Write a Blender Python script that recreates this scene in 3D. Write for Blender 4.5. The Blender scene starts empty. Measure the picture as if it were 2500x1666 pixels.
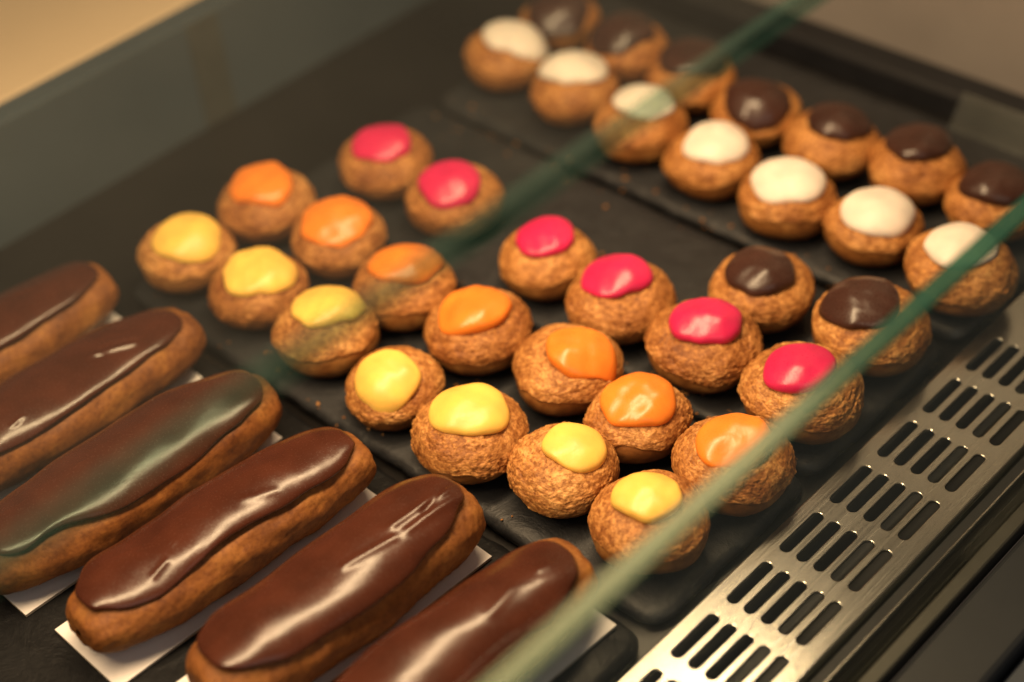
import bpy, math
import numpy as np
from mathutils import Matrix, Vector

sc = bpy.context.scene
COL = sc.collection

# ------------------------------------------------------------------ camera
cam_d = bpy.data.cameras.new("camera")
cam = bpy.data.objects.new("camera", cam_d)
COL.objects.link(cam)
sc.camera = cam
RIGHT = (0.7306575, 0.6783955, -0.0769367)
DOWN = (0.3982068, -0.5149731, -0.7591008)
FWD = (-0.5545909, 0.5240060, -0.6464106)
cam.matrix_world = Matrix(((RIGHT[0], -DOWN[0], -FWD[0], 0.30984),
                           (RIGHT[1], -DOWN[1], -FWD[1], -0.37122),
                           (RIGHT[2], -DOWN[2], -FWD[2], 0.59719),
                           (0, 0, 0, 1)))
cam_d.sensor_width = 36.0
cam_d.lens = 60.08
cam_d.clip_start = 0.01
cam_d.clip_end = 50
cam_d.dof.use_dof = True
cam_d.dof.focus_distance = 0.81
cam_d.dof.aperture_fstop = 2.7
cam_d.dof.aperture_blades = 0

# ------------------------------------------------------------------ world and lamps
world = bpy.data.worlds.new("World")
sc.world = world
world.use_nodes = True
bg = world.node_tree.nodes["Background"]
bg.inputs[0].default_value = (0.62, 0.46, 0.33, 1)
bg.inputs[1].default_value = 0.115

def area(name, loc, target, sx, sy, power, col):
    l = bpy.data.lights.new(name, 'AREA')
    l.shape = 'RECTANGLE'
    l.size, l.size_y = sx, sy
    l.energy = power
    l.color = col
    o = bpy.data.objects.new(name, l)
    COL.objects.link(o)
    o.location = loc
    d = Vector(target) - Vector(loc)
    o.rotation_euler = d.to_track_quat('-Z', 'Y').to_euler()
    return o

# warm strip lamp hung over the case, running along it
area("case_strip_lamp", (-0.195, -0.07, 0.52), (-0.195, -0.07, 0.0), 0.075, 0.80, 9.4, (1.0, 0.67, 0.385))
# soft daylight from the shop behind the photographer
area("shop_window_light", (1.2, -0.75, 1.25), (-0.1, 0.1, 0.0), 1.5, 1.5, 5.5, (1.0, 0.92, 0.84))

sc.view_settings.view_transform = 'Standard'
sc.view_settings.look = 'None'
sc.view_settings.exposure = 0.0
sc.view_settings.gamma = 1.0
sc.cycles.use_denoising = True
sc.cycles.max_bounces = 10
sc.cycles.transparent_max_bounces = 16
sc.cycles.caustics_reflective = False
sc.cycles.caustics_refractive = False
sc.cycles.sample_clamp_indirect = 4.0

# ------------------------------------------------------------------ material helpers
def new_mat(name):
    m = bpy.data.materials.new(name)
    m.use_nodes = True
    nt = m.node_tree
    return m, nt, nt.nodes["Principled BSDF"], nt.nodes["Material Output"]

def N(nt, typ, **kw):
    n = nt.nodes.new(typ)
    for k, v in kw.items():
        setattr(n, k, v)
    return n

def noise(nt, scale, detail=4, rough=0.55, vec=None, dist=0.0):
    n = N(nt, "ShaderNodeTexNoise")
    n.inputs["Scale"].default_value = scale
    n.inputs["Detail"].default_value = detail
    n.inputs["Roughness"].default_value = rough
    n.inputs["Distortion"].default_value = dist
    if vec is not None:
        nt.links.new(vec, n.inputs["Vector"])
    return n.outputs["Fac"]

def ramp(nt, fac, stops):
    r = N(nt, "ShaderNodeValToRGB")
    el = r.color_ramp.elements
    while len(el) > len(stops):
        el.remove(el[-1])
    while len(el) < len(stops):
        el.new(0.5)
    for e, (p, c) in zip(el, stops):
        e.position = p
        e.color = (*c, 1) if len(c) == 3 else c
    nt.links.new(fac, r.inputs[0])
    return r.outputs[0]

def bump(nt, bs, height, strength, dist, prev=None):
    b = N(nt, "ShaderNodeBump")
    b.inputs["Strength"].default_value = strength
    b.inputs["Distance"].default_value = dist
    nt.links.new(height, b.inputs["Height"])
    if prev is not None:
        nt.links.new(prev, b.inputs["Normal"])
    nt.links.new(b.outputs[0], bs.inputs["Normal"])
    return b.outputs[0]

def mixc(nt, fac, a, b, mode='MIX'):
    m = N(nt, "ShaderNodeMix", data_type='RGBA', blend_type=mode)
    for sock, v in ((m.inputs[0], fac), (m.inputs[6], a), (m.inputs[7], b)):
        if hasattr(v, 'is_linked'):
            nt.links.new(v, sock)
        elif isinstance(v, (int, float)):
            sock.default_value = v
        else:
            sock.default_value = (*v, 1)
    return m.outputs[2]

def obj_coords(nt, rand=True):
    """object coordinates shifted by a per-object random amount, so copies differ"""
    tc = N(nt, "ShaderNodeTexCoord")
    if not rand:
        return tc.outputs["Object"]
    oi = N(nt, "ShaderNodeObjectInfo")
    mul = N(nt, "ShaderNodeMath", operation='MULTIPLY')
    mul.inputs[1].default_value = 37.0
    nt.links.new(oi.outputs["Random"], mul.inputs[0])
    add = N(nt, "ShaderNodeVectorMath", operation='ADD')
    nt.links.new(tc.outputs["Object"], add.inputs[0])
    nt.links.new(mul.outputs[0], add.inputs[1])
    return add.outputs[0]

def dough_mat(name, dark, mid, light, fine, grain=False, k=1.0):
    m, nt, bs, out = new_mat(name)
    v = obj_coords(nt)
    big = noise(nt, 55, 3, 0.6, v)
    c1 = ramp(nt, big, [(0.30, dark), (0.52, mid), (0.72, light)])
    sm = noise(nt, fine, 4, 0.65, v)
    c2 = ramp(nt, sm, [(0.32, (1 - 0.45 * k, 1 - 0.58 * k, 1 - 0.66 * k)), (0.5, (0.97, 0.95, 0.93)), (0.68, (1 + 0.2 * k, 1 + 0.18 * k, 1 + 0.1 * k))])
    c = mixc(nt, 1.0, c1, c2, 'MULTIPLY')
    if grain:
        at = N(nt, "ShaderNodeAttribute", attribute_name='grain')
        c3 = ramp(nt, at.outputs["Fac"], [(0.25, (0.70, 0.60, 0.50)), (0.5, (1.0, 0.98, 0.95)), (0.75, (1.34, 1.42, 1.5))])
        c = mixc(nt, 1.0, c, c3, 'MULTIPLY')
    oi = N(nt, "ShaderNodeObjectInfo")
    hv = ramp(nt, oi.outputs["Random"], [(0.0, (0.86, 0.80, 0.76)), (0.5, (1, 1, 1)), (1.0, (1.08, 1.12, 1.16))])
    c = mixc(nt, 1.0, c, hv, 'MULTIPLY')
    nt.links.new(c, bs.inputs["Base Color"])
    bs.inputs["Roughness"].default_value = 0.62
    bs.inputs["Specular IOR Level"].default_value = 0.35
    if grain:
        vo = N(nt, "ShaderNodeTexVoronoi", feature='SMOOTH_F1')
        vo.inputs["Scale"].default_value = 900
        vo.inputs["Smoothness"].default_value = 0.35
        nt.links.new(v, vo.inputs["Vector"])
        inv = N(nt, "ShaderNodeMath", operation='SUBTRACT')
        inv.inputs[0].default_value = 1.0
        nt.links.new(vo.outputs["Distance"], inv.inputs[1])
        bump(nt, bs, inv.outputs[0], 0.32, 0.0005)
    else:
        bump(nt, bs, noise(nt, fine * 1.3, 5, 0.7, v), 0.32, 0.0011)
    return m

def icing_mat(name, col, rough=0.22, sss=0.14, var=0.08, bmp=0.10):
    m, nt, bs, out = new_mat(name)
    v = obj_coords(nt)
    f = noise(nt, 60, 2, 0.5, v)
    lo = tuple(x * (1 - var * 2) for x in col)
    hi = tuple(min(1, x * (1 + var)) for x in col)
    c = ramp(nt, f, [(0.3, lo), (0.7, hi)])
    nt.links.new(c, bs.inputs["Base Color"])
    r = ramp(nt, noise(nt, 900, 3, 0.6, v), [(0.35, (rough,) * 3), (0.7, (rough + 0.10,) * 3)])
    nt.links.new(r, bs.inputs["Roughness"])
    bs.inputs["Subsurface Weight"].default_value = sss
    bs.inputs["Subsurface Radius"].default_value = (1.0, 0.5, 0.2)
    bs.inputs["Subsurface Scale"].default_value = 0.003
    if bmp:
        bump(nt, bs, noise(nt, 170, 3, 0.5, v, 0.5), bmp, 0.002)
    return m

M = {}
M['crust'] = dough_mat('craquelin', (0.29, 0.110, 0.027), (0.425, 0.188, 0.052), (0.54, 0.275, 0.090), 620, True)
M['choux'] = dough_mat('choux_dough', (0.22, 0.080, 0.019), (0.34, 0.140, 0.034), (0.50, 0.245, 0.070), 260, False, 0.6)
M['eclair'] = dough_mat('eclair_dough', (0.13, 0.042, 0.010), (0.23, 0.084, 0.019), (0.34, 0.145, 0.034), 420, False, 0.75)
M['yellow'] = icing_mat('yellow_fondant', (0.93, 0.575, 0.115), 0.34)
M['orange'] = icing_mat('orange_fondant', (0.86, 0.245, 0.030), 0.27)
M['pink'] = icing_mat('raspberry_fondant', (0.64, 0.022, 0.105), 0.27)
M['white'] = icing_mat('ivory_fondant', (0.84, 0.745, 0.64), 0.45)
M['choco'] = icing_mat('dark_chocolate_icing', (0.050, 0.020, 0.014), 0.25, 0.0, 0.15)
M['glaze'] = icing_mat('chocolate_glaze', (0.060, 0.0165, 0.0085), 0.20, 0.0, 0.12, 0.03)
M['glaze'].node_tree.nodes['Principled BSDF'].inputs['Specular IOR Level'].default_value = 0.45

def slate_mat(name, k):
    m, nt, bs, out = new_mat(name)
    v = obj_coords(nt)
    a = noise(nt, 14, 6, 0.65, v, 0.4)
    c1 = ramp(nt, a, [(0.3, tuple(k * x for x in (0.0125, 0.0135, 0.0160))), (0.55, tuple(k * x for x in (0.0205, 0.0215, 0.0245))), (0.75, tuple(k * x for x in (0.036, 0.036, 0.038)))])
    d = noise(nt, 240, 4, 0.7, v)
    c2 = ramp(nt, d, [(0.35, (0.75, 0.75, 0.75)), (0.62, (1.0, 1.0, 1.0)), (0.78, (1.9, 1.8, 1.65))])
    nt.links.new(mixc(nt, 1.0, c1, c2, 'MULTIPLY'), bs.inputs["Base Color"])
    r = ramp(nt, noise(nt, 40, 5, 0.6, v), [(0.3, (0.38,) * 3), (0.7, (0.62,) * 3)])
    nt.links.new(r, bs.inputs["Roughness"])
    b1 = bump(nt, bs, noise(nt, 35, 7, 0.68, v, 0.8), 0.45, 0.004)
    bump(nt, bs, noise(nt, 500, 4, 0.7, v), 0.25, 0.0008, b1)
    return m
M['slate'] = slate_mat('slate', 1.0)
M['dark_slate'] = slate_mat('black_slate', 0.35)
M['dark_slate'].node_tree.nodes['Principled BSDF'].inputs['Specular IOR Level'].default_value = 0.2

def plain(name, col, rough, metal=0.0, nscale=60, nvar=0.12, bmp=0.0, spec=0.5):
    m, nt, bs, out = new_mat(name)
    v = obj_coords(nt)
    c = ramp(nt, noise(nt, nscale, 5, 0.6, v),
             [(0.3, tuple(x * (1 - nvar) for x in col)), (0.7, tuple(min(1, x * (1 + nvar)) for x in col))])
    nt.links.new(c, bs.inputs["Base Color"])
    rr = ramp(nt, noise(nt, nscale * 0.6, 4, 0.6, v), [(0.3, (rough * 0.85,) * 3), (0.7, (min(1, rough * 1.15),) * 3)])
    nt.links.new(rr, bs.inputs["Roughness"])
    bs.inputs["Metallic"].default_value = metal
    bs.inputs["Specular IOR Level"].default_value = spec
    if bmp:
        bump(nt, bs, noise(nt, nscale * 8, 4, 0.6, v), bmp, 0.001)
    return m

M['floor'] = plain('black_enamel', (0.007, 0.0062, 0.006), 0.30, nscale=20, nvar=0.3)
M['card'] = plain('white_card', (0.78, 0.74, 0.72), 0.55, nscale=30, nvar=0.03, bmp=0.1)
M['card_edge'] = plain('grey_board_edge', (0.40, 0.33, 0.25), 0.8, nscale=300, nvar=0.3)
M['wall'] = plain('grey_laminate', (0.060, 0.079, 0.093), 0.35, nscale=6, nvar=0.12)
M['wall_seam'] = plain('dark_seam', (0.06, 0.065, 0.06), 0.4)
M['ledge'] = plain('beige_laminate', (0.66, 0.50, 0.33), 0.5, nscale=4, nvar=0.05)
M['rubber'] = plain('black_rubber', (0.007, 0.0075, 0.010), 0.55)
M['endpanel'] = plain('end_panel_grey', (0.25, 0.225, 0.205), 0.45, nscale=8, nvar=0.12)
M['front'] = plain('dark_front_panel', (0.022, 0.025, 0.030), 0.42, nscale=15, nvar=0.1)
M['front2'] = plain('blue_grey_counter', (0.055, 0.065, 0.085), 0.5, nscale=15, nvar=0.1)
M['channel'] = plain('glass_channel_metal', (0.085, 0.085, 0.075), 0.5, metal=0.8, nscale=40, nvar=0.1)
M['crumb'] = dough_mat('crumb', (0.30, 0.13, 0.04), (0.45, 0.22, 0.07), (0.6, 0.35, 0.14), 900)

def steel():
    m, nt, bs, out = new_mat('brushed_steel')
    tc = N(nt, "ShaderNodeTexCoord")
    mp = N(nt, "ShaderNodeMapping")
    mp.inputs["Scale"].default_value = (900, 14, 900)
    nt.links.new(tc.outputs["Object"], mp.inputs[0])
    g = noise(nt, 1.0, 4, 0.6, mp.outputs[0])
    c = ramp(nt, g, [(0.3, (0.42, 0.405, 0.375)), (0.7, (0.52, 0.505, 0.47))])
    nt.links.new(c, bs.inputs["Base Color"])
    bs.inputs["Metallic"].default_value = 1.0
    r = ramp(nt, g, [(0.3, (0.20,) * 3), (0.7, (0.28,) * 3)])
    nt.links.new(r, bs.inputs["Roughness"])
    bump(nt, bs, g, 0.05, 0.0004)
    return m
M['steel'] = steel()

def glass(name, tint, haze):
    """clear pane: Fresnel reflection over transparency, with a thin film of dust"""
    m, nt, bs, out = new_mat(name)
    nt.nodes.remove(bs)
    tr = N(nt, "ShaderNodeBsdfTransparent"); tr.inputs[0].default_value = (*tint, 1)
    gl = N(nt, "ShaderNodeBsdfGlossy"); gl.inputs["Roughness"].default_value = 0.02
    gl.inputs[0].default_value = (0.9, 0.95, 0.92, 1)
    lw = N(nt, "ShaderNodeLayerWeight"); lw.inputs[0].default_value = 0.5      # Schlick: 0.04 + 0.96 (1 - cos)^5
    pw = N(nt, "ShaderNodeMath", operation='POWER'); pw.inputs[1].default_value = 5.0
    nt.links.new(lw.outputs["Facing"], pw.inputs[0])
    fr = N(nt, "ShaderNodeMath", operation='MULTIPLY_ADD'); fr.inputs[1].default_value = 0.96; fr.inputs[2].default_value = 0.04
    nt.links.new(pw.outputs[0], fr.inputs[0])
    mx = N(nt, "ShaderNodeMixShader")
    nt.links.new(fr.outputs[0], mx.inputs[0]); nt.links.new(tr.outputs[0], mx.inputs[1]); nt.links.new(gl.outputs[0], mx.inputs[2])
    df = N(nt, "ShaderNodeBsdfDiffuse"); df.inputs[0].default_value = (0.75, 0.78, 0.72, 1)  # pale film in place of room reflections veiling the glass
    v = obj_coords(nt)
    hz = ramp(nt, noise(nt, 9, 6, 0.6, v), [(0.25, (haze * 0.6,) * 3), (0.75, (haze * 1.4,) * 3)])
    m2 = N(nt, "ShaderNodeMixShader")
    nt.links.new(hz, m2.inputs[0]); nt.links.new(mx.outputs[0], m2.inputs[1]); nt.links.new(df.outputs[0], m2.inputs[2])
    nt.links.new(m2.outputs[0], out.inputs[0])
    return m
M['glass'] = glass('clear_glass', (0.95, 0.97, 0.955), 0.003)
M['acrylic'] = glass('clear_acrylic', (0.90, 0.90, 0.89), 0.035)

def glass_edge(name, cover, spec, rough, c0, c1, clear=(0.50, 0.74, 0.65)):
    m, nt, bs, out = new_mat(name)
    bs.inputs["Roughness"].default_value = rough
    bs.inputs["Specular IOR Level"].default_value = spec
    bs.inputs["Specular Tint"].default_value = (0.9, 0.92, 0.6, 1)
    v = obj_coords(nt)
    nt.links.new(ramp(nt, noise(nt, 30, 3, 0.5, v), [(0.3, c0), (0.7, c1)]), bs.inputs["Base Color"])
    tr = N(nt, "ShaderNodeBsdfTransparent"); tr.inputs[0].default_value = (*clear, 1)
    mx = N(nt, "ShaderNodeMixShader"); mx.inputs[0].default_value = cover
    nt.links.new(tr.outputs[0], mx.inputs[1]); nt.links.new(bs.outputs[0], mx.inputs[2])
    nt.links.new(mx.outputs[0], out.inputs[0])
    return m
M['glass_edge'] = glass_edge('green_glass_edge', 0.62, 0.55, 0.24, (0.018, 0.070, 0.056), (0.026, 0.095, 0.075))
M['shelf_edge'] = glass_edge('green_shelf_edge', 0.165, 0.12, 0.30, (0.036, 0.098, 0.086), (0.044, 0.118, 0.104), (0.72, 0.83, 0.80))

# ------------------------------------------------------------------ mesh helpers
def link(name, me, mat, parent=None, smooth=True):
    o = bpy.data.objects.new(name, me)
    COL.objects.link(o)
    for x in (mat if isinstance(mat, (list, tuple)) else [mat]):
        me.materials.append(x)
    if smooth:
        me.polygons.foreach_set("use_smooth", np.ones(len(me.polygons), dtype=bool))
    o.parent = parent
    return o

def tag(o, label, cat=None, group=None, kind=None):
    o["label"] = label
    if cat:
        o["category"] = cat
    if group:
        o["group"] = group
    if kind:
        o["kind"] = kind
    return o

def empty(name, loc, rz=0.0):
    o = bpy.data.objects.new(name, None)
    COL.objects.link(o)
    o.empty_display_size = 0.01
    o.location = loc
    o.rotation_euler = (0, 0, rz)
    return o

def grid_mesh(name, P, wrap_u=False, flip=False):
    """P: (nv, nu, 3); quads between rows; wrap in u if wanted"""
    nv, nu, _ = P.shape
    idx = np.arange(nv * nu).reshape(nv, nu)
    a, b = idx[:-1], idx[1:]
    if wrap_u:
        a2, b2 = np.roll(a, -1, 1), np.roll(b, -1, 1)
    else:
        a2, b2 = a[:, 1:], b[:, 1:]
        a, b = a[:, :-1], b[:, :-1]
    q = np.stack([a, a2, b2, b], -1).reshape(-1, 4)
    if flip:
        q = q[:, ::-1]
    me = bpy.data.meshes.new(name)
    me.from_pydata(P.reshape(-1, 3).tolist(), [], q.tolist())
    me.update()
    return me

def box_mesh(name, boxes, bevel=0.0):
    """boxes: (x0,x1,y0,y1,z0,z1)"""
    import bmesh
    bm = bmesh.new()
    for (x0, x1, y0, y1, z0, z1) in boxes:
        vs = [bm.verts.new(p) for p in ((x0, y0, z0), (x1, y0, z0), (x1, y1, z0), (x0, y1, z0),
                                        (x0, y0, z1), (x1, y0, z1), (x1, y1, z1), (x0, y1, z1))]
        for f in ((3, 2, 1, 0), (4, 5, 6, 7), (0, 1, 5, 4), (1, 2, 6, 5), (2, 3, 7, 6), (3, 0, 4, 7)):
            bm.faces.new([vs[i] for i in f])
    if bevel:
        bmesh.ops.bevel(bm, geom=list(bm.edges), offset=bevel, segments=2, profile=0.5, affect='EDGES')
    me = bpy.data.meshes.new(name)
    bm.to_mesh(me)
    bm.free()
    return me

def box(name, b, mat, parent=None, bevel=0.0):
    return link(name, box_mesh(name, [b], bevel), mat, parent, smooth=False)

def vnoise(rng, P, freq, octaves=3, gain=0.5):
    """smooth pseudo-noise: sums of random plane waves, about -1..1"""
    s = np.zeros(len(P))
    amp, tot = 1.0, 0.0
    for o in range(octaves):
        for k in range(5):
            d = rng.normal(size=3); d /= np.linalg.norm(d)
            s += amp * np.sin(P @ d * freq * rng.uniform(0.7, 1.3) + rng.uniform(0, 6.28))
        tot += amp * 2.2
        amp *= gain
        freq *= 2.1
    return s / tot

def worley(D, freq, seed):
    """cell noise on a jittered grid: nearest and second nearest distance (in cells), random value of the cell"""
    p = D * freq
    base = np.floor(p).astype(np.int64)
    n = len(p)
    f1 = np.full(n, 9.0); f2 = np.full(n, 9.0); val = np.zeros(n)
    tab = np.random.default_rng(seed)
    pm = tab.permutation(1024)
    rv = tab.random((5, 1024))
    def h(c, k):
        i = pm[(c[:, 0] + pm[(c[:, 1] + pm[c[:, 2] & 1023]) & 1023]) & 1023]
        return rv[k][i]
    for dx in (-1, 0, 1):
        for dy in (-1, 0, 1):
            for dz in (-1, 0, 1):
                c = base + np.array([dx, dy, dz])
                q = c + np.stack([h(c, 1), h(c, 2), h(c, 3)], 1)
                d = np.linalg.norm(p - q, axis=1)
                new = d < f1
                f2 = np.where(new, f1, np.minimum(f2, d))
                val = np.where(new, h(c, 4), val)
                f1 = np.where(new, d, f1)
    return f1, f2, val

def sph(rng, n):
    p = rng.normal(size=(n, 3))
    return p / np.linalg.norm(p, axis=1, keepdims=True)

# ------------------------------------------------------------------ the setting: display case
FZ = -0.0085                                     # floor of the case under the slates
tag(box('case_floor', (-0.5165, -0.0125, -0.42, 0.4445, FZ - 0.01, FZ), M['floor']),
    'glossy black floor of the display case under the slates', kind='structure')
tag(box('gutter_floor', (-0.0125, 0.0585, -0.42, 0.60, -0.045, -0.035), M['rubber']),
    'dark air gutter below the slotted grille', kind='structure')

w = tag(box('rear_wall', (-0.5365, -0.517, -0.60, 1.10, -0.02, 0.069), M['wall'], bevel=0.0015),
        'grey laminate wall along the back of the case', kind='structure')
box('seam', (-0.5168, -0.5160, 0.155, 0.180, FZ + 0.0005, 0.067), M['wall_seam'], w)  # darker upright band on the wall face
tag(box('rear_counter', (-1.60, -0.5375, -0.60, 1.10, 0.050, 0.0685), M['ledge'], bevel=0.002),
    'warm beige counter top behind the grey wall', kind='structure')

tag(box('end_strip', (-0.5165, 0.0585, 0.445, 0.470, -0.02, 0.010), M['rubber'], bevel=0.003),
    'black rubber strip along the end of the case', kind='structure')
tag(box('end_wall', (-0.5165, 0.20, 0.4705, 0.50, -0.02, 0.40), M['endpanel'], bevel=0.002),
    'grey brown end panel closing the case', kind='structure')

tag(box('front_sill', (0.0770, 0.1095, -0.42, 0.80, -0.30, -0.006), M['front'], bevel=0.003),
    'dark sill outside the front glass', kind='structure')
tag(box('front_panel', (0.1110, 0.45, -0.42, 0.80, -0.30, -0.014), M['front2'], bevel=0.003),
    'blue grey counter front at the corner of the photograph', kind='structure')

# front glass with its metal channel
gp = tag(empty('front_glass', (0.0640, 0.15, 0)), 'upright front glass with green top edge standing beside the grille', 'glass pane')
box('pane', (-0.004, 0.004, -0.57, 0.70, -0.004, 0.1852), M['glass'], gp)
box('polished_edge', (-0.004, 0.004, -0.57, 0.70, 0.1856, 0.1885), M['glass_edge'], gp)
box('channel', (-0.0054, -0.0042, -0.57, 0.70, -0.012, 0.0008), M['steel'], gp, bevel=0.0003)
box('channel', (0.0043, 0.0120, -0.57, 0.70, -0.012, -0.0015), M['channel'], gp, bevel=0.0012)

# glass top shelf
gs = tag(empty('glass_shelf', (-0.2327, 0.15, 0.27)), 'horizontal glass shelf with green edge above the left pastries', 'glass shelf')
box('pane', (-0.35, 0.2126, -0.57, 0.315, -0.004, 0.004), M['glass'], gs)
box('polished_edge', (0.2128, 0.2180, -0.57, 0.315, -0.004, 0.004), M['shelf_edge'], gs)

# ------------------------------------------------------------------ slates
def slate(x0, x1, y0, y1, seed, label, rz=0.0, mat='slate'):
    rng = np.random.default_rng(seed)
    cx, cy = (x0 + x1) / 2, (y0 + y1) / 2
    a, b = (x1 - x0) / 2, (y1 - y0) / 2
    # outline: rounded rectangle with chipped, uneven edge
    n = 520
    per = []
    rc = 0.012
    corners = [(a - rc, b - rc, 0), (-a + rc, b - rc, 90), (-a + rc, -b + rc, 180), (a - rc, -b + rc, 270)]
    for k, (px, py, ang) in enumerate(corners):
        for j in range(9):
            t = math.radians(ang + 90 * j / 8)
            per.append((px + rc * math.cos(t), py + rc * math.sin(t)))
    per = np.array(per)
    seg = np.linalg.norm(np.roll(per, -1, 0) - per, axis=1)
    s = np.concatenate([[0], np.cumsum(seg)])
    u = np.linspace(0, s[-1], n, endpoint=False)
    pc = np.vstack([per, per[:1]])
    ox = np.interp(u, s, pc[:, 0]); oy = np.interp(u, s, pc[:, 1])
    O = np.stack([ox, oy], 1)
    nrm = np.roll(O, -1, 0) - np.roll(O, 1, 0)
    nrm = np.stack([nrm[:, 1], -nrm[:, 0]], 1); nrm /= np.linalg.norm(nrm, axis=1, keepdims=True)
    O3 = np.c_[O, np.zeros(n)]
    rings = []
    th = 0.0078
    def ring(inset, z, amp, fr):
        d = amp * vnoise(rng, O3, fr, 4, 0.65)
        return np.c_[O - nrm * (inset + d)[:, None], np.full(n, z) + 0.25 * amp * vnoise(rng, O3, fr, 3)]
    one = np.ones(n)
    for ins, z, amp in ((0.004, -th, 0.0003), (0.0010, -th + 0.001, 0.0010), (0.0002, -th * 0.55, 0.0011),
                        (0.0014, -th * 0.3, 0.0010), (0.0028, -0.0009, 0.0009), (0.0048, -0.0001, 0.0007)):
        rings.append(ring(ins * one, z, amp, 260))
    last = rings[-1]
    for k in (0.9, 0.6, 0.3, 0.0):
        r = last.copy()
        r[:, 0] *= k; r[:, 1] *= k
        r[:, 2] = 0.0
        rings.append(r)
    P = np.array(rings)
    me = grid_mesh('slate_tray', P, wrap_u=True)
    o = link('slate_tray', me, M[mat], None, smooth=True)
    o.location = (cx, cy, 0)
    o.rotation_euler = (0, 0, rz)
    return tag(o, label, 'slate tray', 'slate trays lined up in the case')

slate(-0.440, -0.0150, -0.215, 0.0020, 11, 'dark slate tray carrying the chocolate eclairs', 0.002, 'dark_slate')
slate(-0.412, -0.0170, 0.0085, 0.1270, 12, 'dark slate tray carrying the yellow and orange choux', 0.0)
slate(-0.415, -0.0180, 0.1300, 0.2545, 13, 'dark slate tray carrying the pink and two chocolate choux', -0.006)
slate(-0.410, -0.0160, 0.2595, 0.4330, 14, 'dark slate tray at the far end carrying the white and chocolate choux', 0.0)

# ------------------------------------------------------------------ grille
def stadium(n, r, half):
    pts = []
    k = n // 2
    for j in range(k):
        t = math.pi * j / (k - 1)
        pts.append((r * math.cos(t), half + r * math.sin(t)))
    for j in range(k):
        t = math.pi + math.pi * j / (k - 1)
        pts.append((r * math.cos(t), -half + r * math.sin(t)))
    return np.array(pts)

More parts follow.
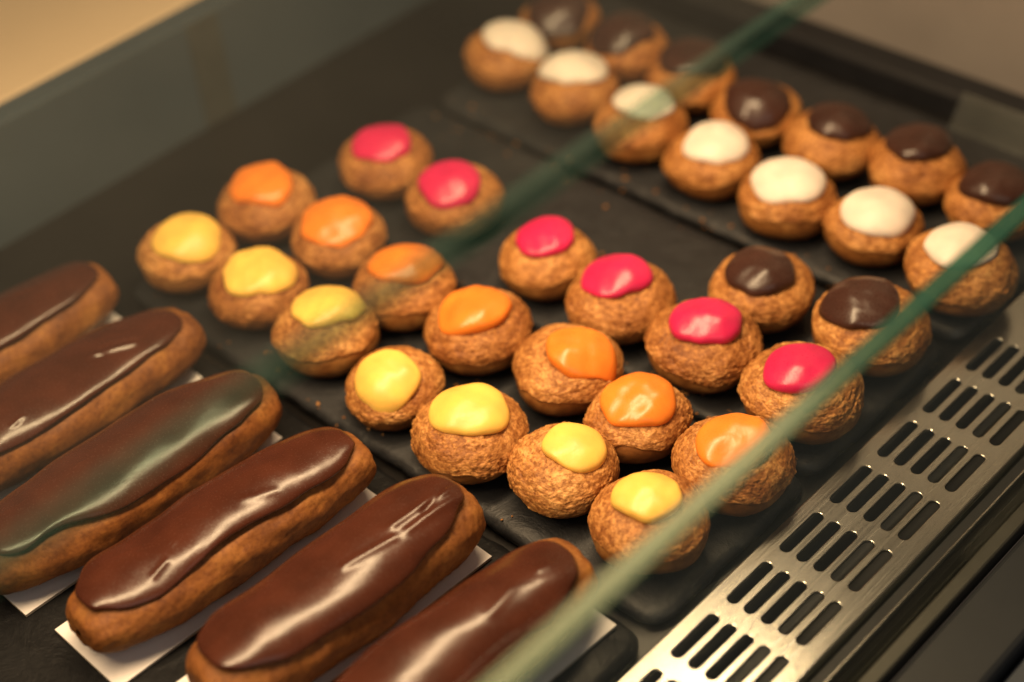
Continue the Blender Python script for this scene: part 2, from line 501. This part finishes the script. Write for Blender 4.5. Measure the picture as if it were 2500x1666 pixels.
def grille():
    p1, p2, L = 0.0095, 0.04015, 0.0305
    root = tag(empty('vent_grille', (0, 0, 0)), 'brushed steel ventilation grille with rows of long slots beside the front glass', 'grille')
    x_lo, x_hi = -0.0110, 0.0505
    V, F = [], []
    ns = 20
    rad = 0.0028
    def add_cell(cx, cy, xa, xb, ya, yb):
        st = stadium(ns, rad, L / 2 - rad)
        nrm = np.array([(c[0], c[1] - math.copysign(L / 2 - rad, c[1])) for c in st]) / rad
        base = len(V)
        # outer rect points: project stadium points onto the cell rectangle
        outp = []
        hx0, hx1, hy0, hy1 = xa - cx, xb - cx, ya - cy, yb - cy
        k = ns // 2
        fr = np.linspace(0, 1, k)
        top = []
        for f in fr:                       # right-top-left around the upper cap
            if f < 0.25: top.append((hx1, hy1 * (f / 0.25) if f > 0 else 0.0))
            elif f <= 0.75: top.append((hx1 + (hx0 - hx1) * (f - 0.25) / 0.5, hy1))
            else: top.append((hx0, hy1 * (1 - (f - 0.75) / 0.25)))
        bot = []
        for f in fr:
            if f < 0.25: bot.append((hx0, hy0 * (f / 0.25) if f > 0 else 0.0))
            elif f <= 0.75: bot.append((hx0 + (hx1 - hx0) * (f - 0.25) / 0.5, hy0))
            else: bot.append((hx1, hy0 * (1 - (f - 0.75) / 0.25)))
        # nudge to exact corners
        def snap(lst, xs, y):
            lst = [list(p) for p in lst]
            i = min(range(len(lst)), key=lambda q: abs(lst[q][0] - xs[0]) + abs(lst[q][1] - y)); lst[i] = [xs[0], y]
            i = min(range(len(lst)), key=lambda q: abs(lst[q][0] - xs[1]) + abs(lst[q][1] - y)); lst[i] = [xs[1], y]
            return lst
        outp = np.array(snap(top, (hx1, hx0), hy1) + snap(bot, (hx0, hx1), hy0))
        rings = [np.c_[outp, np.zeros(ns)],
                 np.c_[st + nrm * 0.00045, np.zeros(ns)],
                 np.c_[st + nrm * 0.00012, np.full(ns, -0.00012)],
                 np.c_[st, np.full(ns, -0.0005)],
                 np.c_[st, np.full(ns, -0.0014)]]
        for r in rings:
            for q in r:
                V.append((q[0] + cx, q[1] + cy, q[2]))
        for i in range(len(rings) - 1):
            for j in range(ns):
                j2 = (j + 1) % ns
                F.append((base + i * ns + j, base + i * ns + j2, base + (i + 1) * ns + j2, base + (i + 1) * ns + j))
    n_groups = range(-3, 7)
    for g in n_groups:
        yc = g * p2 + L / 2 - 0.0002
        for i in range(5):
            xa = i * p1 - p1 / 2 if i > 0 else x_lo + 0.0012
            xb = i * p1 + p1 / 2 if i < 4 else x_hi - 0.0012
            add_cell(i * p1, yc, xa, xb, yc - p2 / 2, yc + p2 / 2)
    y0 = min(n_groups) * p2 + L / 2 - 0.0002 - p2 / 2
    y1 = max(n_groups) * p2 + L / 2 - 0.0002 + p2 / 2
    yE = 0.42
    # plain far end of the plate, and folded-down lips along both long sides
    def quad(a, b, c, d):
        k = len(V); V.extend([a, b, c, d]); F.append((k, k + 1, k + 2, k + 3))
    xl, xr = x_lo + 0.0012, x_hi - 0.0012
    quad((xl, y1, 0), (xr, y1, 0), (xr, yE, 0), (xl, yE, 0))
    prof = [(0, 0), (0.0005, -0.0001), (0.0009, -0.0004), (0.0012, -0.0010), (0.0012, -0.016)]
    for (dx, dz), (ex, ez) in zip(prof[:-1], prof[1:]):
        quad((xr + dx, y0, dz), (xr + ex, y0, ez), (xr + ex, yE, ez), (xr + dx, yE, dz))
        quad((xl - ex, y0, ez), (xl - dx, y0, dz), (xl - dx, yE, dz), (xl - ex, yE, ez))
    me = bpy.data.meshes.new('slotted_plate')
    me.from_pydata(V, [], F)
    me.update()
    import bmesh
    bm = bmesh.new(); bm.from_mesh(me)
    bmesh.ops.remove_doubles(bm, verts=bm.verts, dist=1e-5)
    bmesh.ops.recalc_face_normals(bm, faces=bm.faces)
    bm.to_mesh(me); bm.free()
    link('slotted_plate', me, M['steel'], root, smooth=False)
    box('support_rail', (x_lo + 0.0004, x_lo + 0.006, y0, yE, -0.0335, -0.0165), M['rubber'], root)
    box('support_rail', (x_hi - 0.006, x_hi - 0.0004, y0, yE, -0.0335, -0.0165), M['rubber'], root)
    return root
grille()
tag(box('seal_strip', (0.0515, 0.0575, -0.42, 0.60, -0.034, -0.004), M['rubber'], bevel=0.001),
    'black seal strip between the grille and the front glass', kind='structure')

# ------------------------------------------------------------------ choux buns
# x, y, radius, height, icing offset x, y, icing radius (metres)
CHOUX = {
 'Y1': (-0.3881, 0.0405, 0.0270, 0.0352, 0.0054, 0.0000, 0.0197),
 'Y2': (-0.3301, 0.0454, 0.0268, 0.0349, 0.0043, -0.0006, 0.0198),
 'Y3': (-0.2706, 0.0421, 0.0274, 0.0368, -0.0005, 0.0043, 0.0195),
 'Y4': (-0.2126, 0.0363, 0.0255, 0.0316, 0.0044, -0.0075, 0.0172),
 'Y5': (-0.1555, 0.0338, 0.0280, 0.0370, 0.0008, 0.0006, 0.0197),
 'Y6': (-0.1042, 0.0454, 0.0262, 0.0338, 0.0055, 0.0036, 0.0157),
 'Y7': (-0.0492, 0.0435, 0.0275, 0.0363, -0.0003, -0.0007, 0.0161),
 'O1': (-0.3871, 0.1000, 0.0281, 0.0369, 0.0017, -0.0013, 0.0196),
 'O2': (-0.3288, 0.1046, 0.0270, 0.0351, 0.0028, -0.0019, 0.0204),
 'O3': (-0.2646, 0.0952, 0.0278, 0.0369, 0.0004, 0.0023, 0.0196),
 'O4': (-0.2085, 0.0947, 0.0282, 0.0366, 0.0016, -0.0030, 0.0189),
 'O5': (-0.1498, 0.1003, 0.0283, 0.0359, 0.0091, 0.0010, 0.0178),
 'O6': (-0.0983, 0.0945, 0.0256, 0.0331, 0.0014, -0.0006, 0.0191),
 'O7': (-0.0420, 0.0979, 0.0281, 0.0366, 0.0016, -0.0019, 0.0180),
 'P1': (-0.3615, 0.1740, 0.0279, 0.0364, 0.0025, -0.0029, 0.0177),
 'P2': (-0.3014, 0.1711, 0.0280, 0.0362, 0.0034, -0.0042, 0.0191),
 'P3': (-0.2196, 0.1622, 0.0266, 0.0351, -0.0006, -0.0003, 0.0173),
 'P4': (-0.1637, 0.1594, 0.0279, 0.0369, -0.0020, -0.0014, 0.0186),
 'P5': (-0.1057, 0.1573, 0.0288, 0.0378, 0.0013, -0.0006, 0.0186),
 'P6': (-0.0449, 0.1581, 0.0295, 0.0390, -0.0005, -0.0031, 0.0178),
 'B1': (-0.1102, 0.2121, 0.0275, 0.0356, 0.0022, -0.0039, 0.0184),
 'B2': (-0.0469, 0.2197, 0.0296, 0.0392, -0.0030, -0.0046, 0.0201),
 'W1': (-0.3846, 0.3054, 0.0274, 0.0360, 0.0070, 0.0030, 0.0197),
 'W2': (-0.3225, 0.3022, 0.0274, 0.0362, 0.0007, 0.0001, 0.0198),
 'W3': (-0.2626, 0.2944, 0.0278, 0.0368, 0.0018, 0.0028, 0.0186),
 'W4': (-0.2055, 0.2918, 0.0271, 0.0352, 0.0054, -0.0019, 0.0184),
 'W5': (-0.1473, 0.2864, 0.0272, 0.0355, 0.0015, -0.0021, 0.0206),
 'W6': (-0.0947, 0.2943, 0.0260, 0.0336, 0.0045, -0.0024, 0.0196),
 'W7': (-0.0356, 0.2879, 0.0289, 0.0382, -0.0002, -0.0026, 0.0183),
 'K1': (-0.3900, 0.3638, 0.0262, 0.0333, 0.0071, -0.0078, 0.0203),
 'K2': (-0.3275, 0.3591, 0.0269, 0.0351, 0.0007, -0.0051, 0.0203),
 'K3': (-0.2713, 0.3552, 0.0280, 0.0369, 0.0032, -0.0015, 0.0197),
 'K4': (-0.2156, 0.3482, 0.0265, 0.0339, 0.0055, -0.0063, 0.0197),
 'K5': (-0.1604, 0.3480, 0.0272, 0.0358, 0.0052, -0.0001, 0.0178),
 'K6': (-0.1072, 0.3552, 0.0268, 0.0361, 0.0000, 0.0020, 0.0192),
 'K7': (-0.0541, 0.3527, 0.0263, 0.0342, 0.0018, -0.0027, 0.0187),
}
ORD = ['first', 'second', 'third', 'fourth', 'fifth', 'sixth', 'seventh']
ICING = {'Y': ('yellow', 'yellow'), 'O': ('orange', 'orange'), 'P': ('pink', 'raspberry pink'),
         'B': ('choco', 'dark chocolate'), 'W': ('white', 'ivory white'), 'K': ('choco', 'dark chocolate')}
ROUGH = {'Y5': 1.6, 'Y4': 1.0, 'Y6': 0.8, 'P6': 1.25, 'P5': 0.95, 'P4': 0.95, 'O6': 0.95, 'O7': 1.0, 'B2': 1.0, 'O4': 0.65,
         'P3': 0.5, 'O5': 0.65, 'Y7': 0.55}

def make_bun(key, idx):
    x, y, a, h, ox, oy, rc = CHOUX[key]
    h *= 0.93
    if key[0] in 'WKB':                              # these caps were poured a little off centre, towards the far side
        ox, oy, rc = ox - 0.0012, oy + 0.0012, rc * 1.04
    rng = np.random.default_rng(500 + idx * 7)
    near = y < 0.25
    sharp = x > -0.24 and y < 0.18
    rough = ROUGH.get(key, rng.uniform(0.55, 0.95))
    b = h / 2
    icing_key, icing_word = ICING[key[0]]
    root = empty('choux_bun', (x, y, 0.0))
    # low-frequency wobble of the whole bun
    ph = rng.uniform(0, 6.28, 4)
    am = rng.uniform(0.004, 0.018, 4)
    def wob(th):
        return 1 + am[0] * np.cos(2 * th + ph[0]) + am[1] * np.cos(3 * th + ph[1]) + am[2] * 0.6 * np.cos(4 * th + ph[2])
    wseed = int(rng.integers(1e9))
    def surf(pol, th, grow=0.0):
        """point on the bun: pol = angle from the top, th = around"""
        s, c = np.sin(pol), np.cos(pol)
        up = c > 0                                   # domed top, fuller sides below
        r = a * np.sign(s) * np.abs(s) ** np.where(up, 0.92, 0.80) * wob(th)
        zz = b + b * np.sign(c) * np.abs(c) ** np.where(up, 1.05, 0.82)
        # flat, slightly pinched foot
        zf = np.where(zz < 0.0042, 0.0042 - 0.0042 * np.tanh((0.0042 - zz) / 0.0042) / np.tanh(1.0), zz)
        P = np.stack([r * np.cos(th), r * np.sin(th), zf], -1)
        n = np.stack([s * np.cos(th) / a, s * np.sin(th) / a, c / b], -1)
        n /= np.linalg.norm(n, axis=-1, keepdims=True)
        low = 0.0008 * vnoise(np.random.default_rng(wseed), P.reshape(-1, 3), 150, 2).reshape(P.shape[:-1])
        return P + n * (grow + low * np.clip(zf / 0.006, 0, 1))[..., None], n
    # dough shell
    nu, nv = (72, 40) if near else (48, 28)
    T, Q = np.meshgrid(np.linspace(0, 2 * np.pi, nu, endpoint=False), np.linspace(0.001, np.pi - 0.02, nv))
    P, n = surf(Q, T)
    f = P.reshape(-1, 3)
    wr = 0.00022 * vnoise(rng, f, 900, 3, 0.6) * np.clip(f[:, 2] / 0.004, 0, 1)
    P = P + n * wr.reshape(Q.shape)[..., None]
    link('dough_shell', grid_mesh('dough_shell', P, True, True), M['choux'], root)
    # crackled crust
    nu, nv = (300, 165) if sharp else (170, 95)
    th = np.linspace(0, 2 * np.pi, nu, endpoint=False)
    circ = np.stack([np.cos(th), np.sin(th), np.zeros(nu)], 1)
    lim = math.radians(rng.uniform(82, 97)) + 0.22 * vnoise(rng, circ, 2.2, 4, 0.7)
    t = np.linspace(0.02, 1, nv)
    Q = t[:, None] * lim[None, :]
    T = np.broadcast_to(th[None, :], Q.shape)
    P, n = surf(Q, T)
    D = np.stack([np.sin(Q) * np.cos(T), np.sin(Q) * np.sin(T), np.cos(Q)], -1).reshape(-1, 3)
    Dw = D + 0.025 * np.stack([vnoise(rng, D, 9, 2) for _ in range(3)], 1)
    Dw /= np.linalg.norm(Dw, axis=1, keepdims=True)
    sd = 40 + idx * 11
    f1, f2, val = worley(Dw, 3.6, sd)                # plates with cracks between them
    crack = np.clip((f2 - f1) / 0.22, 0, 1)
    plate_h = val * 2 - 1
    Dj = D + 0.003 * np.stack([vnoise(rng, D, 30, 2) for _ in range(3)], 1)
    g1, g2, gv = worley(Dj, 8.6, sd + 1)             # crumbs of baked sugar dough, some large, some missing
    gran = np.sqrt(1 - np.clip(g1 / 0.68, 0, 1) ** 2) * np.clip((gv - 0.30) / 0.5, 0, 1)
    m1, m2, mv = worley(Dj, 15.5, sd + 3)
    mid = np.sqrt(1 - np.clip(m1 / 0.70, 0, 1) ** 2) * np.clip((mv - 0.15) / 0.6, 0, 1)
    k1, k2, kv = worley(D, 28.0, sd + 2)
    fine = (1 - np.clip(k1 / 0.75, 0, 1) ** 2) * kv
    c1, c2, cv = worley(Dj, 5.2, sd + 5)             # clumps
    clump = np.sqrt(1 - np.clip(c1 / 0.72, 0, 1) ** 2) * np.clip((cv - 0.35) / 0.4, 0, 1)
    patch = np.clip(0.75 + 0.75 * vnoise(rng, D, 3.2, 2), 0.10, 1.35)
    edge = np.clip((1 - (t[:, None] * np.ones_like(Q)).ravel()) / 0.05, 0, 1) ** 0.5
    disp = 0.0009 + 0.52 * rough * patch * (0.00040 * crack + 0.00045 * plate_h + 0.00070 * clump + 0.00065 * gran + 0.00065 * mid + 0.00035 * fine) \
        + 0.00025 * vnoise(rng, D, 16, 2)
    P = P + n * (disp * edge - 0.0004 * (1 - edge)).reshape(Q.shape)[..., None]
    me = grid_mesh('craquelin_crust', P, True, True)
    at = me.attributes.new('grain', 'FLOAT', 'POINT')     # each crumb baked a little lighter or darker
    at.data.foreach_set('value', (0.45 * gv + 0.4 * mv + 0.15 * val).astype(np.float32))
    link('craquelin_crust', me, M['crust'], root)
    # poured icing
    nu, nv = (84, 26) if near else (56, 18)
    th = np.linspace(0, 2 * np.pi, nu, endpoint=False)
    kk = 1 + sum(rng.uniform(0.3, 1.0) * A * np.cos(m * th + rng.uniform(0, 6.28)) for m, A in ((2, 0.055), (3, 0.045), (4, 0.026), (5, 0.024))) \
        + sum(rng.uniform(0.002, 0.014) * np.cos(m * th + rng.uniform(0, 6.28)) for m in (6, 9))
    kk = kk * (1 - 0.07 * np.cos(th - 2.385) ** 2)
    rho = np.concatenate([np.linspace(0.0, 0.86, nv - 9), [0.90, 0.935, 0.962, 0.982, 0.995, 1.0, 0.995, 0.975, 0.94]])
    lift = np.concatenate([np.ones(nv - 9), [0.985, 0.95, 0.88, 0.78, 0.62, 0.42, 0.22, 0.04, -0.25]])
    X = ox + rc * rho[:, None] * (kk[None, :] * np.cos(th)[None, :])
    Y = oy + rc * rho[:, None] * (kk[None, :] * np.sin(th)[None, :])
    # height of the bun below
    q = np.clip(np.sqrt(X ** 2 + Y ** 2) / a, 0, 0.985)
    zb = b + b * np.sqrt(1 - (q ** (1 / 0.92)) ** 2) ** 1.05
    zc = b + b * math.sqrt(max(0.05, 1 - (math.hypot(ox, oy) / a) ** 2.2))
    thick = 0.0038
    top = zb + thick + 0.0014
    F3 = np.stack([X, Y, 0 * X], -1).reshape(-1, 3)
    wk = {'orange': 1.6, 'choco': 1.3, 'yellow': 1.25, 'pink': 0.9, 'white': 0.6}[icing_key]
    wav = wk * (0.00050 * vnoise(rng, F3, 330, 2, 0.45) + 0.0007 * vnoise(rng, F3, 150, 1)).reshape(X.shape)
    dome = 0.0015 * (1 - np.minimum(rho, 1)[:, None] ** 2)
    Z = zb + 0.0016 + (top - zb - 0.0016) * lift[:, None] + (wav + dome) * np.clip(lift, 0, 1)[:, None]
    P = np.stack([X, Y, Z], -1)
    link('icing_cap', grid_mesh('icing_cap', P, True, False), M[icing_key], root)
    return root, icing_word

rows = {'Y': 7, 'O': 7, 'P': 6, 'B': 2, 'W': 7, 'K': 7}
for i, key in enumerate(CHOUX):
    root, word = make_bun(key, i)
    n = rows[key[0]]
    k = int(key[1]) - 1
    if key[0] == 'B':
        lab = ('dark chocolate iced choux bun between the pink and white rows, ' +
               ('farther from the grille' if k == 0 else 'next to the grille'))
        grp = 'chocolate choux behind the pink row'
    elif key[0] == 'K':
        lab = f'dark chocolate iced choux bun behind the white row, {ORD[n - 1 - k]} from the grille end'
        grp = 'chocolate choux in the farthest row'
    else:
        lab = f'{word} iced choux bun, {ORD[n - 1 - k]} in its row counting from the grille'
        grp = f'{word} iced choux row'
    tag(root, lab, 'choux bun', grp)

# ------------------------------------------------------------------ eclairs
# end points of the axis on the tray: near end (x, y) -> far end (x, y), half width, height
ECL = [((-0.4074, -0.1700), (-0.4030, -0.0044), 0.0252, 0.0355),
       ((-0.3391, -0.1750), (-0.3320, -0.0001), 0.0258, 0.0365),
       ((-0.2683, -0.1803), (-0.2564, -0.0100), 0.0270, 0.0380),
       ((-0.2015, -0.1701), (-0.1879, -0.0089), 0.0254, 0.0362),
       ((-0.1317, -0.1554), (-0.1229, -0.0017), 0.0268, 0.0380),
       ((-0.0660, -0.1570), (-0.0575, 0.0030), 0.0258, 0.0365)]
E_LAB = ['chocolate glazed eclair farthest from the grille, cut by the left edge of the photograph',
         'chocolate glazed eclair second from the left with a fold in its glaze',
         'chocolate glazed eclair third from the left under the edge of the glass shelf',
         'chocolate glazed eclair on the white card whose near corner shows most',
         'chocolate glazed eclair second nearest the grille with a rippled highlight',
         'chocolate glazed eclair nearest the grille at the bottom of the photograph']
C_LAB = ['card under the farthest left eclair',
         'white card under the second eclair from the left',
         'white card under the third eclair from the left',
         'white card under the fourth eclair, its near corner in full view',
         'white card under the eclair second nearest the grille',
         'white card under the eclair nearest the grille']

# folds, ripples and burst bubbles left in the poured glaze: x0, y0, x1, y1 on the eclair, width, height
GLAZE_MARKS = [
    [(0.030, 0.004, 0.044, 0.002, 0.0016, 0.0007)],
    [(0.026, -0.003, 0.046, -0.009, 0.0013, 0.0015), (0.034, 0.001, 0.050, -0.006, 0.0010, 0.0011),
     (0.030, -0.006, 0.036, 0.002, 0.0012, -0.0010), (-0.030, -0.014, -0.024, -0.013, 0.0008, 0.0009)],
    [(-0.066, 0.002, -0.058, -0.001, 0.0009, 0.0008), (-0.060, 0.005, -0.050, 0.003, 0.0008, 0.0006), (-0.020, 0.004, -0.019, 0.004, 0.0007, 0.0008)],
    [(-0.028, -0.002, -0.0275, -0.002, 0.0012, 0.0009), (-0.0278, -0.002, -0.0277, -0.002, 0.0005, -0.0009),
     (0.010, -0.004, 0.024, -0.009, 0.0016, 0.0006), (-0.044, -0.010, -0.036, -0.008, 0.0012, 0.0008)],
    [(0.030, -0.004, 0.062, -0.004, 0.0015, 0.0011), (0.034, -0.010, 0.066, -0.009, 0.0014, 0.0010),
     (0.046, -0.007, 0.064, -0.001, 0.0010, -0.0010), (0.000, -0.006, 0.026, -0.009, 0.0014, 0.0008)],
    [(0.052, -0.004, 0.058, -0.005, 0.0014, 0.0008), (0.020, -0.008, 0.036, -0.004, 0.0018, 0.0007)],
]

def make_eclair(i):
    (xa, ya), (xb, yb), hw, h = ECL[i]
    rng = np.random.default_rng(900 + i * 13)
    L = math.hypot(xb - xa, yb - ya)
    ang = math.atan2(yb - ya, xb - xa)
    root = tag(empty('eclair', ((xa + xb) / 2, (ya + yb) / 2, 0.0024), ang), E_LAB[i], 'eclair', 'chocolate eclairs on white cards')
    bend = rng.uniform(-0.0025, 0.0025)
    wseed = int(rng.integers(1e9))
    def surf(th, ph):
        """th -pi/2..pi/2 along the length, ph angle across (0 = top)"""
        s, c = np.sin(th), np.maximum(np.cos(th), 0)
        u = L / 2 * np.sign(s) * np.abs(s) ** 0.98
        r = c ** 0.42
        uu = u / (L / 2)
        wv = 1 + 0.035 * np.sin(uu * 3.1 + i) + 0.02 * np.sin(uu * 7 + 2 * i)
        v = hw * r * np.sin(ph) * wv + bend * (1 - uu ** 2)
        b = h / 2
        cz = np.cos(ph)
        z = b + b * r * np.sign(cz) * np.abs(cz) ** 0.85 * (1 + 0.03 * np.sin(uu * 4 + 3 * i))
        z = np.where(z < 0.006, 0.006 - 0.006 * np.tanh((0.006 - z) / 0.006) / np.tanh(1.0), z)
        P = np.stack([u, v, z], -1)
        n = np.stack([np.sign(s) * np.abs(s) ** 5 * 1.2, r * np.sin(ph) / 1.0, r * cz * 1.2 + 1e-4], -1)
        n /= np.maximum(np.linalg.norm(n, axis=-1, keepdims=True), 1e-6)
        low = 0.0006 * vnoise(np.random.default_rng(wseed), P.reshape(-1, 3), 120, 2).reshape(P.shape[:-1])
        return P + n * (low * np.clip(z / 0.006, 0, 1))[..., None], n
    nu, nv = 110, 150
    th = np.linspace(-math.pi / 2 + 0.004, math.pi / 2 - 0.004, nv)
    ph = np.linspace(0, 2 * math.pi, nu, endpoint=False)
    Q, T = np.meshgrid(th, ph, indexing='ij')
    P, n = surf(Q, T)
    f = P.reshape(-1, 3)
    ext = f * np.array([0.35, 1, 1])
    wr = 0.00030 * vnoise(rng, f, 700, 3, 0.6) + 0.00060 * vnoise(rng, ext, 330, 3)
    # baked wrinkle along the foot of each side
    crease = -0.0016 * np.exp(-((f[:, 2] - 0.0065 - 0.0015 * vnoise(rng, f, 60, 2)) / 0.0012) ** 2) * np.clip(0.4 + vnoise(rng, f, 45, 2), 0, 1)
    P = P + n * ((wr + crease) * np.clip(f[:, 2] / 0.003, 0, 1)).reshape(Q.shape)[..., None]
    link('pastry_body', grid_mesh('pastry_body', P, True, False), M['eclair'], root)
    # glaze: patch in (length, angle) coordinates with a wavy rim
    nu, nv = 170, 46
    psi = np.linspace(0, 2 * math.pi, nu, endpoint=False)
    rho = np.concatenate([np.linspace(0.0, 0.84, nv - 10), [0.88, 0.915, 0.945, 0.965, 0.982, 0.994, 1.0, 0.996, 0.985, 0.955]])
    lift = np.concatenate([np.ones(nv - 10), [0.99, 0.97, 0.92, 0.86, 0.76, 0.62, 0.42, 0.2, 0.0, -0.3]])
    ext_t = math.asin(0.90)
    e = 0.62
    ca, sa = np.cos(psi), np.sin(psi)
    circ = np.stack([np.cos(psi) * 3.0, np.sin(psi), 0 * psi], 1)
    rim = 1 + 0.20 * vnoise(rng, circ, 2.1, 3, 0.45)
    T0 = ext_t * np.sign(ca) * np.abs(ca) ** 0.75
    PH0 = math.radians((56, 54, 57, 53, 57, 56)[i]) * np.sign(sa) * np.abs(sa) ** e
    Tg = rho[:, None] * T0[None, :]
    Pg = rho[:, None] * (PH0 * rim)[None, :] + math.radians(3)
    P, n = surf(Tg, Pg)
    f = P.reshape(-1, 3)
    ext = f * np.array([0.45, 1, 1])
    wav = (0.00040 * vnoise(rng, ext, 190, 2, 0.4) + 0.00007 * vnoise(rng, f, 420, 2, 0.5)).reshape(Tg.shape)
    f2d = f[:, :2]
    def ridge(x0, y0, x1, y1, wdt, amp):
        p0, d = np.array([x0, y0]), np.array([x1 - x0, y1 - y0])
        tt = np.clip(((f2d - p0) @ d) / (d @ d), 0, 1)
        dist = np.linalg.norm(f2d - p0 - tt[:, None] * d, axis=1)
        return (amp * np.exp(-(dist / wdt) ** 2)).reshape(Tg.shape)
    wav = wav + 0.0014 * vnoise(rng, f * np.array([0.6, 0.8, 0]), 115, 2, 0.35).reshape(Tg.shape)
    for (x0, y0, x1, y1, wdt, amp) in GLAZE_MARKS[i]:
        wav = wav + ridge(x0, y0, x1, y1, wdt * 1.35, amp * 0.65)
    P = P + n * (0.0030 * lift[:, None] + 0.0004 * (lift > 0)[:, None]
                 + wav * np.clip(lift, 0, 1)[:, None])[..., None]
    link('chocolate_glaze', grid_mesh('chocolate_glaze', P, True, False), M['glaze'], root)
    return root

def make_card(i):
    (xa, ya), (xb, yb), hw, h = ECL[i]
    ang = math.atan2(yb - ya, xb - xa)
    cards = [None, (-0.3420, -0.090), (-0.2705, -0.0945), (-0.2010, -0.0925), (-0.1315, -0.0855), (-0.0600, -0.0800)]
    if cards[i] is None:
        cx, cy = (xa + xb) / 2, (ya + yb) / 2
    else:
        cx, cy = cards[i]
    rot = [0.06, 0.05, 0.03, 0.035, 0.05, 0.06][i]
    o = link('card_base', box_mesh('card_base', [(-0.0255, 0.0255, -0.0780, 0.0780, 0.0, 0.0018)], 0.0002), [M['card'], M['card_edge']], None, smooth=False)
    for p in o.data.polygons:
        if abs(p.normal.z) < 0.3:
            p.material_index = 1
    o.location = (cx, cy, 0.0004)
    o.rotation_euler = (0, 0, -rot)
    return tag(o, C_LAB[i], 'card', 'white cards under the eclairs')

for i in range(6):
    make_eclair(i)
    make_card(i)

# ------------------------------------------------------------------ price tag holder
h = tag(empty('price_tag_holder', (-0.098, 0.4345, 0.0)), 'clear acrylic price tag holder at the far end behind the chocolate choux', 'tag holder')
def tag_plate(name, pts, depth):
    import bmesh
    V = []
    for xx in (-0.028, 0.028):
        for (yy, zz) in pts:
            V.append((xx, yy, zz))
    k = len(pts)
    F = [tuple(range(k))[::-1], tuple(range(k, 2 * k))]
    for j in range(k):
        F.append((j, (j + 1) % k, k + (j + 1) % k, k + j))
    me = bpy.data.meshes.new(name); me.from_pydata(V, [], F); me.update()
    return link(name, me, M['acrylic'], h, smooth=False)
tag_plate('front_plate', [(-0.012, 0.0006), (-0.010, 0.0006), (0.0035, 0.019), (0.0015, 0.019)], 0)
tag_plate('back_plate', [(0.0036, 0.0190), (0.0016, 0.0192), (0.0090, 0.0006), (0.0110, 0.0006)], 0)

# ------------------------------------------------------------------ crumbs
def crumbs():
    import bmesh
    rng = np.random.default_rng(77)
    bm = bmesh.new()
    spots = [(-0.213, 0.2000, 0.0013), (-0.008, 0.0, 0.0), ]
    for k in range(260):
        x = rng.uniform(-0.40, -0.03); yy = rng.choice([0.015, 0.07, 0.125, 0.135, 0.19, 0.245, 0.265, 0.32])
        spots.append((x, yy + rng.normal() * 0.006, 0.00035 + 0.0010 * rng.random() ** 3))
    for (x, yy, r) in spots:
        if r <= 0 or not (-0.41 < x < -0.02):
            continue
        m = Matrix.Translation((x, yy, r * 0.6)) @ Matrix.Rotation(rng.uniform(0, 3), 4, 'Z') @ Matrix.Diagonal((r * 1.3, r, r * 0.75, 1))
        g = bmesh.ops.create_icosphere(bm, subdivisions=1, radius=1.0, matrix=m)
        for v in g['verts']:
            v.co += Vector(rng.normal(size=3) * r * 0.12)
    me = bpy.data.meshes.new('pastry_crumbs'); bm.to_mesh(me); bm.free()
    o = link('pastry_crumbs', me, M['crumb'])
    return tag(o, 'golden pastry crumbs scattered on the slate trays', 'crumbs', kind='stuff')
crumbs()
